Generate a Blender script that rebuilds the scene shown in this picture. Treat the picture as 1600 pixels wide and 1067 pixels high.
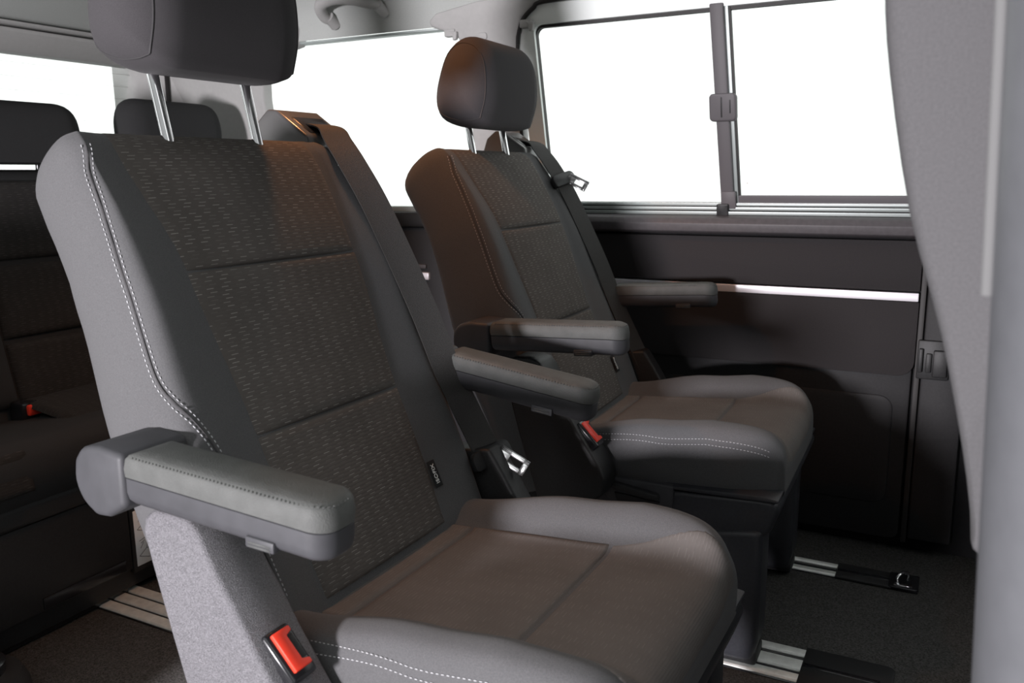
import bpy, bmesh, math, random
from mathutils import Vector, Matrix
random.seed(7)
for o in list(bpy.data.objects): bpy.data.objects.remove(o)
SC = bpy.context.scene
COL = SC.collection

# ------------------------------------------------------------------ camera
F_PX, PITCH, ROLL, YAW, CAM_H = 1320.14, 0.193749, -0.009431, 0.481811, 0.901556
cam = bpy.data.cameras.new('camera'); camo = bpy.data.objects.new('camera', cam); COL.objects.link(camo)
fw = Vector((-math.sin(YAW)*math.cos(PITCH), math.cos(YAW)*math.cos(PITCH), -math.sin(PITCH)))
rt = Vector((math.cos(YAW), math.sin(YAW), 0)); up = rt.cross(fw)
r2 = math.cos(ROLL)*rt + math.sin(ROLL)*up; u2 = -math.sin(ROLL)*rt + math.cos(ROLL)*up
m = Matrix((r2, u2, -fw)).transposed().to_4x4(); m.translation = (0, 0, CAM_H)
camo.matrix_world = m
cam.sensor_width = 36; cam.lens = F_PX/1600*36; cam.clip_start = .02
cam.dof.use_dof = True; cam.dof.focus_distance = 1.25; cam.dof.aperture_fstop = 9
SC.camera = camo

# ------------------------------------------------------------------ world, key lamp, exposure
W = bpy.data.worlds.new('studio'); SC.world = W; W.use_nodes = True
bg = W.node_tree.nodes['Background']; bg.inputs[0].default_value = (.97, 1, .985, 1); bg.inputs[1].default_value = 1.15
SC.view_settings.view_transform = 'Standard'; SC.view_settings.look = 'None'
SC.view_settings.exposure = 0.42; SC.view_settings.gamma = 1; SC.view_settings.use_curve_mapping = False

def lamp(name, kind, loc, target, power, color, size=.3):
    l = bpy.data.lights.new(name, kind); l.energy = power; l.color = color
    if kind == 'AREA': l.shape = 'DISK'; l.size = size
    else: l.shadow_soft_size = size
    o = bpy.data.objects.new(name, l); COL.objects.link(o); o.location = loc
    o.rotation_euler = (Vector(target)-Vector(loc)).to_track_quat('-Z', 'Y').to_euler()
    return o
# studio lamp standing outside, shining in through the open sliding door
lamp('studio_lamp', 'AREA', (-.76, -1.8, .75), (-.5, 1.2, .65), 108, (1, .96, 1), .28)

# ------------------------------------------------------------------ materials
def mat(name, col, rough=.8, metal=0, noise=0, nscale=200, bump=0, bscale=400, spec=.5, sheen=0, col2=None, coat=0):
    M = bpy.data.materials.new(name); M.use_nodes = True; nt = M.node_tree; N = nt.nodes; L = nt.links
    b = N['Principled BSDF']; b.inputs['Base Color'].default_value = (*col, 1); b.inputs['Roughness'].default_value = rough
    b.inputs['Metallic'].default_value = metal; b.inputs['Specular IOR Level'].default_value = spec
    b.inputs['Sheen Weight'].default_value = sheen; b.inputs['Coat Weight'].default_value = coat
    tc = N.new('ShaderNodeTexCoord')
    if noise:
        t = N.new('ShaderNodeTexNoise'); t.inputs['Scale'].default_value = nscale; t.inputs['Detail'].default_value = 3
        L.new(tc.outputs['Object'], t.inputs['Vector'])
        r = N.new('ShaderNodeMapRange'); r.inputs[1].default_value = .3; r.inputs[2].default_value = .7
        L.new(t.outputs['Fac'], r.inputs[0])
        mx = N.new('ShaderNodeMix'); mx.data_type = 'RGBA'
        c2 = col2 or tuple(min(1, c*(1+noise)) for c in col); c1 = col if col2 else tuple(c*(1-noise) for c in col)
        mx.inputs[6].default_value = (*c1, 1); mx.inputs[7].default_value = (*c2, 1)
        L.new(r.outputs[0], mx.inputs[0]); L.new(mx.outputs[2], b.inputs['Base Color'])
    if bump:
        t2 = N.new('ShaderNodeTexNoise'); t2.inputs['Scale'].default_value = bscale; t2.inputs['Detail'].default_value = 2
        L.new(tc.outputs['Object'], t2.inputs['Vector'])
        bp = N.new('ShaderNodeBump'); bp.inputs['Strength'].default_value = bump; bp.inputs['Distance'].default_value = .002
        L.new(t2.outputs['Fac'], bp.inputs['Height']); L.new(bp.outputs[0], b.inputs['Normal'])
    return M

def math_node(nt, op, a, b=None, c=None):
    n = nt.nodes.new('ShaderNodeMath'); n.operation = op
    for i, v in enumerate((a, b, c)):
        if v is None: continue
        if isinstance(v, (int, float)): n.inputs[i].default_value = v
        else: nt.links.new(v, n.inputs[i])
    return n.outputs[0]

def dash_fabric(name, base, dash, row=.0046, colw=.021, strength=1.0):
    """ribbed cloth woven with short light dashes; UV in metres on each panel"""
    M = bpy.data.materials.new(name); M.use_nodes = True; nt = M.node_tree; N = nt.nodes; L = nt.links
    b = N['Principled BSDF']; b.inputs['Roughness'].default_value = .92; b.inputs['Specular IOR Level'].default_value = .15
    uv = N.new('ShaderNodeUVMap'); sep = N.new('ShaderNodeSeparateXYZ'); L.new(uv.outputs[0], sep.inputs[0])
    u, v = sep.outputs[0], sep.outputs[1]
    vr = math_node(nt, 'DIVIDE', v, row); rowi = math_node(nt, 'FLOOR', vr); fr = math_node(nt, 'FRACT', vr)
    rib = math_node(nt, 'LESS_THAN', fr, .17)
    wig = math_node(nt, 'MULTIPLY', math_node(nt, 'SINE', math_node(nt, 'MULTIPLY', rowi, .42)), .0035)
    par = math_node(nt, 'MULTIPLY', math_node(nt, 'FLOORED_MODULO', rowi, 2), .0045)
    ur = math_node(nt, 'DIVIDE', math_node(nt, 'ADD', math_node(nt, 'ADD', u, wig), par), colw)
    uf = math_node(nt, 'FRACT', ur)
    ln = math_node(nt, 'LESS_THAN', uf, .46)
    wn = N.new('ShaderNodeTexWhiteNoise'); wn.noise_dimensions = '2D'
    cmb = N.new('ShaderNodeCombineXYZ'); L.new(math_node(nt, 'FLOOR', ur), cmb.inputs[0]); L.new(rowi, cmb.inputs[1]); L.new(cmb.outputs[0], wn.inputs['Vector'])
    rnd = math_node(nt, 'MULTIPLY_ADD', wn.outputs['Value'], .85, .08)
    mask = math_node(nt, 'MULTIPLY', math_node(nt, 'MULTIPLY', math_node(nt, 'MULTIPLY', rib, ln), rnd), strength)
    tc = N.new('ShaderNodeTexCoord'); nz = N.new('ShaderNodeTexNoise'); nz.inputs['Scale'].default_value = 14; nz.inputs['Detail'].default_value = 4
    L.new(tc.outputs['Object'], nz.inputs['Vector'])
    m0 = N.new('ShaderNodeMix'); m0.data_type = 'RGBA'; m0.inputs[6].default_value = (*[c*.8 for c in base], 1); m0.inputs[7].default_value = (*[c*1.2 for c in base], 1)
    L.new(nz.outputs['Fac'], m0.inputs[0])
    m1 = N.new('ShaderNodeMix'); m1.data_type = 'RGBA'; m1.inputs[7].default_value = (*dash, 1)
    L.new(m0.outputs[2], m1.inputs[6]); L.new(mask, m1.inputs[0]); L.new(m1.outputs[2], b.inputs['Base Color'])
    bp = N.new('ShaderNodeBump'); bp.inputs['Strength'].default_value = .35; bp.inputs['Distance'].default_value = .001
    L.new(math_node(nt, 'PINGPONG', fr, .5), bp.inputs['Height']); L.new(bp.outputs[0], b.inputs['Normal'])
    return M

def emit(name, col, s):
    M = bpy.data.materials.new(name); M.use_nodes = True; nt = M.node_tree
    e = nt.nodes.new('ShaderNodeEmission'); e.inputs[0].default_value = (*col, 1); e.inputs[1].default_value = s
    nt.links.new(e.outputs[0], nt.nodes['Material Output'].inputs[0]); return M

def glass(name, tint, gloss=.02):
    M = bpy.data.materials.new(name); M.use_nodes = True; nt = M.node_tree; N = nt.nodes
    t = N.new('ShaderNodeBsdfTransparent'); t.inputs[0].default_value = (*tint, 1)
    g = N.new('ShaderNodeBsdfGlossy'); g.inputs['Roughness'].default_value = .02
    mx = N.new('ShaderNodeMixShader'); mx.inputs[0].default_value = gloss
    nt.links.new(t.outputs[0], mx.inputs[1]); nt.links.new(g.outputs[0], mx.inputs[2]); nt.links.new(mx.outputs[0], N['Material Output'].inputs[0])
    return M

MT = dict(
    cloth=mat('plain_cloth', (.090, .089, .092), .9, noise=.16, nscale=900, bump=.25, bscale=1500, spec=.2, sheen=.06),
    insert=dash_fabric('dash_cloth', (.098, .088, .082), (.36, .34, .32), strength=.8),
    insert_seat=dash_fabric('dash_cloth_pale', (.13, .118, .112), (.24, .225, .215), strength=.45),  # lighter base and fainter dashes than the backrest cloth
    bench_cloth=mat('bench_cloth', (.03, .03, .031), .92, noise=.15, nscale=900, spec=.15),
    bench_insert=dash_fabric('bench_dash_cloth', (.026, .024, .023), (.10, .095, .09), strength=.6),
    headcloth=mat('headrest_cloth', (.05, .047, .05), .9, noise=.15, nscale=1200, bump=.2, bscale=1800, spec=.2, sheen=.05),
    stitch=mat('stitch_thread', (.55, .55, .57), .7),
    seam=mat('seam_shadow_cloth', (.012, .012, .012), .95),
    piping=mat('seam_cord', (.045, .043, .045), .85),
    pad=mat('armrest_leatherette', (.080, .082, .079), .62, noise=.1, nscale=60, bump=.3, bscale=900, spec=.35),
    shell=mat('armrest_plastic', (.046, .046, .051), .55, noise=.12, nscale=40, bump=.08, bscale=1500, spec=.4),
    speckle=mat('grained_plastic', (.155, .15, .162), .45, noise=.55, nscale=1100, bump=1, bscale=1100, spec=.6),
    housing=mat('belt_housing_plastic', (.085, .083, .082), .28, spec=.8),
    pan=mat('seat_base_plastic', (.030, .031, .037), .45, noise=.15, nscale=300, bump=.1, bscale=900, spec=.45),
    dark=mat('black_plastic', (.016, .016, .017), .5, noise=.2, nscale=300, bump=.1, bscale=900, spec=.4),
    gloss=mat('glossy_black_plastic', (.012, .012, .014), .22, spec=.5),
    red=mat('red_plastic', (.85, .05, .025), .4, spec=.4),
    chrome=mat('chrome', (.88, .88, .9), .08, 1),
    steel=mat('brushed_steel', (.75, .75, .76), .25, 1, noise=.1, nscale=80),
    rail=mat('rail_aluminium', (.85, .86, .83), .42, .45, noise=.12, nscale=60),
    belt=mat('belt_webbing', (.045, .043, .042), .7, noise=.2, nscale=700, bump=.5, bscale=1200, spec=.3),
    carpet=mat('carpet', (.085, .082, .08), .98, noise=.5, nscale=350, bump=1, bscale=700, spec=.05),
    doorcloth=mat('door_panel_cloth', (.026, .0235, .0245), .85, noise=.15, nscale=500, spec=.25),
    doorplastic=mat('door_plastic', (.017, .0165, .018), .6, noise=.15, nscale=200, bump=.15, bscale=900, spec=.35),
    ledge=mat('ledge_plastic', (.075, .068, .072), .5, noise=.1, nscale=100, spec=.4),
    silver=mat('satin_silver_strip', (.82, .8, .84), .38, .35),
    headliner=mat('headliner_cloth', (.42, .435, .42), .95, noise=.05, nscale=600, bump=.1, bscale=900, spec=.1),
    trim=mat('pale_trim_plastic', (.39, .385, .378), .55, noise=.03, nscale=80, spec=.35),
    dframe=mat('door_frame_enamel', (.85, .89, .87), .35, spec=.5),
    alu=mat('window_channel_alu', (.42, .46, .45), .4, .4),
    seal=mat('rubber_seal', (.018, .016, .016), .6),
    divider=mat('window_bar_plastic', (.10, .092, .098), .55, spec=.4),
    glass=glass('window_glass', (.985, .995, .99)),
    heater=mat('heater_wire', (.55, .52, .5), .6),
    frontcloth=mat('front_seat_cloth', (.092, .09, .093), .92, noise=.08, nscale=500, bump=.2, bscale=900, spec=.1),
    pillar=mat('pillar_plastic', (.088, .09, .097), .5, noise=.05, nscale=60, spec=.35),
    palewhite=mat('pale_strip', (.13, .13, .13), .9, spec=.1),
    sticker=mat('sticker_paper', (.88, .9, .93), .6),
    ink=mat('sticker_ink', (.10, .10, .12), .7),
    tag=mat('tag_black', (.008, .008, .009), .8),
    tagtext=mat('tag_white', (.8, .8, .8), .7),
    light_block=mat('light_block_grey', (.3, .3, .3), .8, noise=.1, nscale=3),
    lens=emit('warm_lamp_lens', (1, .5, .18), 6),
)

# ------------------------------------------------------------------ mesh helpers
def link(name, me, material, parent=None, smooth=True, wn=False):
    o = bpy.data.objects.new(name, me); COL.objects.link(o)
    if not me.materials: me.materials.append(MT[material] if isinstance(material, str) else material)
    if smooth:
        for p in me.polygons: p.use_smooth = True
    if parent: o.parent = parent
    return o

def finish(name, bm, material, parent=None, smooth=True, sharp=35):
    bmesh.ops.recalc_face_normals(bm, faces=bm.faces)
    if smooth:
        for e in bm.edges:
            if len(e.link_faces) == 2 and e.calc_face_angle(0) > math.radians(sharp): e.smooth = False
    me = bpy.data.meshes.new(name); bm.to_mesh(me); bm.free()
    return link(name, me, material, parent, smooth)

def empty(name, loc=(0, 0, 0), rz=0, parent=None):
    o = bpy.data.objects.new(name, None); COL.objects.link(o); o.location = loc; o.rotation_euler = (0, 0, rz)
    o.empty_display_size = .1
    if parent: o.parent = parent
    return o

def tag(o, label=None, cat=None, group=None, kind=None):
    for k, v in (('label', label), ('category', cat), ('group', group), ('kind', kind)):
        if v: o[k] = v
    return o

def add_box(bm, lo, hi, bevel=0, seg=2, mtx=None):
    lo, hi = Vector(lo), Vector(hi); c = (lo+hi)/2; s = hi-lo
    r = bmesh.ops.create_cube(bm, size=1, matrix=Matrix.Translation(c) @ Matrix.Diagonal((*s, 1)))
    vs = r['verts']
    if bevel:
        es = list({e for v in vs for e in v.link_edges})
        rb = bmesh.ops.bevel(bm, geom=es, offset=bevel, segments=seg, profile=.5, affect='EDGES', clamp_overlap=True)
        vs = list({v for f in rb['faces'] for v in f.verts} | {v for v in vs if v.is_valid})
    if mtx is not None: bmesh.ops.transform(bm, matrix=mtx, verts=[v for v in vs if v.is_valid])
    return vs

def box(name, lo, hi, material, parent=None, bevel=.002, seg=2, mtx=None):
    bm = bmesh.new(); add_box(bm, lo, hi, bevel, seg, mtx); return finish(name, bm, material, parent)

def prism(name, pts, axis, a, b, material, parent=None, bevel=.003, seg=2, mtx=None, sharp=35):
    """outline pts (2-D) extruded along axis from a to b. axis y: pts are (x,z); x: (y,z); z: (x,y)"""
    bm = bmesh.new()
    def P(p, t): return {'y': (p[0], t, p[1]), 'x': (t, p[0], p[1]), 'z': (p[0], p[1], t)}[axis]
    v0 = [bm.verts.new(P(p, a)) for p in pts]; v1 = [bm.verts.new(P(p, b)) for p in pts]
    f0 = bm.faces.new(v0); f1 = bm.faces.new(v1[::-1]); n = len(pts)
    for i in range(n): bm.faces.new((v0[i], v0[(i+1) % n], v1[(i+1) % n], v1[i]))
    bmesh.ops.recalc_face_normals(bm, faces=bm.faces)
    if bevel:
        es = [e for e in bm.edges if e.calc_face_angle(0) > math.radians(28)]
        bmesh.ops.bevel(bm, geom=es, offset=bevel, segments=seg, profile=.5, affect='EDGES', clamp_overlap=True)
    if mtx is not None: bmesh.ops.transform(bm, matrix=mtx, verts=bm.verts)
    return finish(name, bm, material, parent, sharp=sharp)

def cr(pts, n):
    """Catmull-Rom through pts (tuples), n samples per segment"""
    out = []; P = [Vector(p) for p in pts]
    for i in range(len(P)-1):
        p0 = P[i-1] if i else P[0]*2-P[1]; p1, p2 = P[i], P[i+1]; p3 = P[i+2] if i+2 < len(P) else P[-1]*2-P[-2]
        for k in range(n):
            t = k/n
            out.append(.5*((2*p1)+(p2-p0)*t+(2*p0-5*p1+4*p2-p3)*t*t+(3*p1-p0-3*p2+p3)*t**3))
    out.append(P[-1]); return out

def lerp_table(tab, x):
    if x <= tab[0][0]: return tab[0][1]
    for (a, va), (b, vb) in zip(tab, tab[1:]):
        if x <= b:
            t = (x-a)/(b-a); t = t*t*(3-2*t) ; return va+(vb-va)*t
    return tab[-1][1]

def add_tube(bm, path, r, seg=8, cap=True):
    P = [Vector(p) for p in path]; rings = []; prev = None
    for i, p in enumerate(P):
        t = (P[min(i+1, len(P)-1)]-P[max(i-1, 0)]).normalized()
        ref = prev if prev is not None else (Vector((0, 0, 1)) if abs(t.z) < .9 else Vector((1, 0, 0)))
        a = t.cross(ref).normalized(); b = a.cross(t).normalized(); prev = b
        rr = r(i/(len(P)-1)) if callable(r) else r
        rings.append([bm.verts.new(p+rr*(math.cos(2*math.pi*k/seg)*a+math.sin(2*math.pi*k/seg)*b)) for k in range(seg)])
    for A, B in zip(rings, rings[1:]):
        for k in range(seg): bm.faces.new((A[k], A[(k+1) % seg], B[(k+1) % seg], B[k]))
    if cap: bm.faces.new(rings[0][::-1]); bm.faces.new(rings[-1])
    return rings

def tube(name, path, r, material, parent=None, seg=8):
    bm = bmesh.new(); add_tube(bm, path, r, seg); return finish(name, bm, material, parent, sharp=60)

def add_rings(bm, rings, cap0=True, cap1=True):
    R = [[bm.verts.new(p) for p in ring] for ring in rings]; n = len(R[0])
    for A, B in zip(R, R[1:]):
        for k in range(n): bm.faces.new((A[k], A[(k+1) % n], B[(k+1) % n], B[k]))
    if cap0: bm.faces.new(R[0][::-1])
    if cap1: bm.faces.new(R[-1])
    return R

def grid(name, fn, nu, nv, material, parent=None, uvfn=None, thick=0):
    """surface patch fn(i/nu, j/nv) -> point"""
    bm = bmesh.new(); uvl = bm.loops.layers.uv.new('UVMap')
    V = [[bm.verts.new(fn(i/nu, j/nv)) for j in range(nv+1)] for i in range(nu+1)]
    for i in range(nu):
        for j in range(nv):
            f = bm.faces.new((V[i][j], V[i+1][j], V[i+1][j+1], V[i][j+1]))
            for l, (a, b) in zip(f.loops, ((i, j), (i+1, j), (i+1, j+1), (i, j+1))):
                l[uvl].uv = uvfn(a/nu, b/nv) if uvfn else (a/nu, b/nv)
    me = bpy.data.meshes.new(name); bm.to_mesh(me); bm.free()
    return link(name, me, material, parent)

def ribbon(name, centers, sides, normals, w, t, material, parent=None):
    """flat webbing: rectangular section w x t along centers, sides = unit width dirs"""
    bm = bmesh.new(); rings = []
    for c, s, n in zip(centers, sides, normals):
        c, s, n = Vector(c), Vector(s).normalized(), Vector(n).normalized()
        rings.append([c+s*w*a+n*t*b for a, b in ((-.5, -.5), (.5, -.5), (.5, .5), (-.5, .5))])
    add_rings(bm, rings); return finish(name, bm, material, parent)

def stitches(name, path, normals, parent, length=.0040, gap=.0018, w=.00055, h=.0005, material='stitch'):
    """row of short raised threads along a polyline"""
    P = [Vector(p) for p in path]; bm = bmesh.new(); d = 0; nxt = .001; pos = []
    for i in range(len(P)-1):
        seg = P[i+1]-P[i]; L = seg.length
        if L < 1e-6: continue
        while nxt <= d+L:
            t = (nxt-d)/L; pos.append((P[i]+seg*t, seg.normalized(), Vector(normals[i]).lerp(Vector(normals[i+1]), t).normalized())); nxt += length+gap
        d += L
    for p, t, n in pos:
        s = n.cross(t).normalized(); a = p-t*length/2; b = p+t*length/2; m_ = p+n*h
        v = [bm.verts.new(q) for q in (a-n*.0006, m_-s*w/2-t*length*.3, m_+s*w/2-t*length*.3, m_-s*w/2+t*length*.3, m_+s*w/2+t*length*.3, b-n*.0006, p-s*w*.7-n*.0006, p+s*w*.7-n*.0006)]
        for f in ((0, 2, 1), (1, 2, 4, 3), (3, 4, 5), (0, 1, 6), (1, 3, 6), (3, 5, 6), (0, 7, 2), (2, 7, 4), (4, 7, 5)): bm.faces.new([v[k] for k in f])
    o = finish(name, bm, material, parent, smooth=False); tag(o, kind='stuff'); return o

def text_mesh(name, body, size, material, parent, mtx, extrude=.0003):
    cu = bpy.data.curves.new(name, 'FONT'); cu.body = body; cu.size = size; cu.extrude = extrude; cu.align_x = 'CENTER'; cu.align_y = 'CENTER'
    tmp = bpy.data.objects.new(name, cu); COL.objects.link(tmp)
    dg = bpy.context.evaluated_depsgraph_get(); me = bpy.data.meshes.new_from_object(tmp.evaluated_get(dg))
    bpy.data.objects.remove(tmp); me.name = name; me.transform(mtx); me.materials.clear()
    return link(name, me, material, parent, smooth=False)

# ================================================================== SETTING
ZF = .07                                   # carpet level
YF = 1.98; YN = .38                        # far and near inner walls at the belt line
def yw(z): return YF-.25*(z-.81) if z > .81 else YF      # far side leans inward above the belt line

def structure(o, label=None): o['kind'] = 'structure'; return o

structure(box('floor', (-2.4, .30, ZF-.04), (1.1, 2.02, ZF), 'carpet', bevel=0))
# unseen floor and wall, added to cut the ambient light from the camera's side
structure(box('floor_light_block', (-7, -4.2, -.50), (7, 8, -.45), 'light_block', bevel=0))
structure(box('wall_light_block', (-7, -4.2, -.5), (7, -4.1, 4.0), 'light_block', bevel=0))
# headliner: curved across the van
def roof_sec():
    h = [(1.862, 1.262), (1.852, 1.30), (1.825, 1.345), (1.76, 1.39), (1.62, 1.42), (1.40, 1.435), (1.18, 1.44)]
    pts = [Vector((0, y, z)) for y, z in h] + [Vector((0, 2.36-y, z)) for y, z in h[::-1][1:]]
    return cr([tuple(p) for p in pts], 5)
def make_roof():
    sec = roof_sec(); bm = bmesh.new(); rings = []
    for x in (-2.22, -1.6, -.9, 0, 1.1):
        ring = [Vector((x, p.y, p.z)) for p in sec] + [Vector((x, 1.18+(p.y-1.18)*1.03, p.z+.05)) for p in sec[::-1]]
        rings.append(ring)
    add_rings(bm, rings); return structure(finish('ceiling', bm, 'headliner'))
make_roof()

# ---------------------------------------------------------------- far side of the van
def side_plate(name, outline, off0, off1, material, parent=None, bevel=.003, seg=2, sharp=35):
    """(x,z) outline laid on the leaning far side, between two inward offsets (negative = towards the cabin)"""
    bm = bmesh.new(); n = len(outline)
    v0 = [bm.verts.new((x, yw(z)+off0, z)) for x, z in outline]; v1 = [bm.verts.new((x, yw(z)+off1, z)) for x, z in outline]
    bm.faces.new(v0); bm.faces.new(v1[::-1])
    for i in range(n): bm.faces.new((v0[i], v0[(i+1) % n], v1[(i+1) % n], v1[i]))
    bmesh.ops.recalc_face_normals(bm, faces=bm.faces)
    if bevel:
        es = [e for e in bm.edges if e.calc_face_angle(0) > math.radians(40)]
        bmesh.ops.bevel(bm, geom=es, offset=bevel, segments=seg, profile=.5, affect='EDGES', clamp_overlap=True)
    return finish(name, bm, material, parent, sharp=sharp)

def rrect(x0, z0, x1, z1, r, n=5):
    """rounded rectangle; r = (bl, br, tr, tl)"""
    if not isinstance(r, tuple): r = (r,)*4
    out = []
    for (cx, cz, a0), rr in zip(((x0+r[0], z0+r[0], 180), (x1-r[1], z0+r[1], 270), (x1-r[2], z1-r[2], 0), (x0+r[3], z1-r[3], 90)), r):
        for k in range(n+1):
            a = math.radians(a0+90*k/n); out.append((cx+rr*math.cos(a), cz+rr*math.sin(a)))
    return out

def side_ring(name, outer, inner, off0, off1, material, parent=None):
    bm = bmesh.new(); n = len(outer); L = []
    for loop, off in ((outer, off0), (inner, off0), (inner, off1), (outer, off1)):
        L.append([bm.verts.new((x, yw(z)+off, z)) for x, z in loop])
    for A, B in zip(L, L[1:]+L[:1]):
        for k in range(n): bm.faces.new((A[k], A[(k+1) % n], B[(k+1) % n], B[k]))
    return finish(name, bm, material, parent)

structure(box('wall_far', (-2.3, 1.992, 0), (1.0, 2.03, .812), 'doorplastic', bevel=0))
# rear quarter lining (behind the sliding door)
q = structure(empty('trim_1', (-1.6, 1.97, ZF)))
def rel(o, base):                                  # keep world placement under an empty
    o.parent = base; o.matrix_parent_inverse = Matrix.Translation(base.location).inverted(); return o
rel(box('lining_panel', (-2.25, 1.955, ZF), (-.985, 1.992, .765), 'doorplastic', bevel=.006), q)
rel(box('lining_ledge', (-2.25, 1.935, .765), (-.985, 1.99, .808), 'dark', bevel=.01), q)
rel(box('accent_strip', (-2.2, 1.945, .622), (-1.275, 1.957, .642), 'silver', bevel=.002), q)
rel(box('accent_strip', (-2.2, 1.948, .652), (-1.285, 1.957, .664), 'ledge', bevel=.002), q)
rel(box('window_sill', (-2.1, 1.95, .806), (-.985, 1.995, .822), 'alu', bevel=.002), q)

# ---- sliding door lining
d = structure(empty('door_1', (-.5, 1.98, ZF)))
dz = -.055                                         # front edge of the door lining in x
rel(prism('door_ledge', [(1.992, .808), (1.955, .808), (1.938, .803), (1.930, .79), (1.934, .772), (1.95, .766), (1.992, .766)], 'x', -.98, dz, 'ledge', bevel=.002), d)
rel(side_plate('cloth_panel', rrect(-.98, .652, dz, .76, .004), .012, -.014, 'doorcloth', bevel=.004), d)
rel(side_plate('accent_strip', rrect(-.98, .631, dz-.002, .649, .002), .012, -.012, 'silver', bevel=.0015), d)
rel(side_plate('cloth_panel', rrect(-.98, .468, dz, .630, (.002, .032, .002, .002)), .012, -.014, 'doorcloth', bevel=.004), d)
rel(side_plate('lower_panel', rrect(-.98, .09, dz-.004, .64, (.02, .02, .004, .004)), .012, -.006, 'doorplastic', bevel=.005), d)
rel(side_plate('raised_field', rrect(-.98, .17, dz-.035, .42, (.02, .03, .03, .02)), .012, -.009, 'doorplastic', bevel=.004), d)
rel(box('shut_gap', (-.0535, 1.966, .09), (-.043, 1.99, .79), 'seal', bevel=.001), d)

# ---- pillar between door and cab
bpil = structure(empty('trim_2', (0, 1.98, ZF)))
rel(side_plate('lower_trim', [(-.041, .10), (.045, .10), (.04, .81), (-.041, .81)], .01, -.016, 'doorplastic', bevel=.006), bpil)
rel(side_plate('upper_trim', [(-.03, .80), (.09, .80), (.07, 1.30), (-.05, 1.30)], .02, -.012, 'trim', bevel=.006), bpil)
lat = tag(empty('door_latch', (-.02, 1.955, .50)), 'black recessed door latch at the front edge of the far door panel', 'latch')
rel(box('recess', (-.05, 1.955, .468), (.012, 1.966, .552), 'dark', bevel=.003), lat)
rel(box('striker', (-.047, 1.944, .484), (-.039, 1.958, .535), 'dark', bevel=.002), lat)
rel(box('catch', (-.033, 1.948, .484), (-.022, 1.958, .525), 'dark', bevel=.002), lat)
rel(box('lip', (-.0195, 1.944, .476), (.008, 1.957, .533), 'dark', bevel=.003), lat)

# ---- pale pillar between quarter window and door
cp = structure(empty('trim_3', (-1.05, 1.97, .8)))
out = [(-1.135, .80), (-1.112, .98), (-1.096, 1.16), (-1.099, 1.205), (-1.115, 1.235), (-1.15, 1.25), (-1.185, 1.262), (-1.19, 1.275), (-1.165, 1.292), (-1.05, 1.308), (-.92, 1.318), (-.87, 1.312), (-.86, 1.30), (-.90, 1.288), (-.935, 1.262), (-.952, 1.22), (-.966, 1.08), (-.974, .95), (-.978, .80)]
rel(side_plate('pillar_trim', out, .03, -.018, 'trim', bevel=.008, seg=3), cp)
rel(side_plate('belt_anchor_cap', rrect(-1.06, 1.222, -1.03, 1.238, .006), -.016, -.022, 'trim', bevel=.003), cp)
# rear corner pillar
dp = structure(empty('trim_4', (-2.0, 1.95, .8)))
out = [(-1.83, .80), (-1.795, .98), (-1.782, 1.12), (-1.765, 1.19), (-1.72, 1.235), (-1.62, 1.252), (-1.6, 1.30), (-2.24, 1.34), (-2.26, .80)]
rel(side_plate('pillar_trim', out, .03, -.012, 'trim', bevel=.008, seg=3), dp)
rel(prism('corner_trim', [(-2.08, 1.90), (-2.14, 1.86), (-2.20, 1.80), (-2.30, 1.80), (-2.30, 1.98), (-2.0, 1.98)], 'z', .80, 1.36, 'trim', bevel=.01), dp)
rel(box('shut_line', (-2.13, 1.851, .86), (-2.124, 1.863, 1.22), 'seal', bevel=0), dp)

# ---- far sliding-door window
w1 = structure(empty('window_1', (-.5, 1.95, .81)))
outer = rrect(-.955, .812, -.028, 1.288, (.02, .03, .06, .075), 8); inner = rrect(-.912, .836, -.052, 1.246, (.01, .02, .03, .02), 8)
rel(side_ring('window_frame', outer, inner, .02, -.006, 'dframe'), w1)
g1 = rrect(-.914, .834, -.050, 1.248, (.01, .02, .03, .02), 8); g2 = rrect(-.911, .837, -.055, 1.240, (.01, .02, .03, .018), 8)
rel(side_ring('glass_gasket', g1, g2, .018, .004, 'seal'), w1)
rel(side_plate('pane', [(-.91, .838), (-.462, .838), (-.475, 1.242), (-.91, 1.242)], .008, .012, 'glass', bevel=0), w1)
rel(side_plate('pane', [(-.468, .838), (-.05, .838), (-.05, 1.242), (-.484, 1.242)], .014, .018, 'glass', bevel=0), w1)
rel(side_plate('divider_bar', [(-.481, .832), (-.452, .832), (-.468, 1.252), (-.497, 1.252)], .01, -.014, 'divider', bevel=.003), w1)
rel(side_plate('pane_edge', [(-.452, .834), (-.444, .834), (-.460, 1.25), (-.468, 1.25)], .014, -.002, 'alu', bevel=.001), w1)
rel(side_plate('pane_edge_seal', [(-.444, .836), (-.440, .836), (-.456, 1.248), (-.460, 1.248)], .014, .002, 'seal', bevel=.0005), w1)
rel(side_plate('bar_foot', [(-.481, .822), (-.446, .822), (-.448, .862), (-.481, .862)], 0, -.017, 'divider', bevel=.003), w1)
rel(side_plate('lower_frame', rrect(-.444, .834, -.055, .853, .003), .014, -.006, 'divider', bevel=.002), w1)
rel(side_plate('slide_rail', rrect(-.91, .829, -.05, .8345, .001), .015, -.012, 'alu', bevel=.001), w1)
rel(side_plate('slide_rail', rrect(-.91, .8195, -.05, .8265, .001), .015, -.016, 'alu', bevel=.001), w1)
rel(side_plate('slide_rail', rrect(-.91, .809, -.05, .8165, .001), .015, -.022, 'alu', bevel=.001), w1)
rel(side_plate('rail_channel', rrect(-.91, .808, -.05, .835, .001), .015, -.006, 'seal', bevel=0), w1)
rel(side_plate('rail_stop', rrect(-.49, .806, -.462, .834, .004), 0, -.024, 'dark', bevel=.003), w1)
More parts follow.
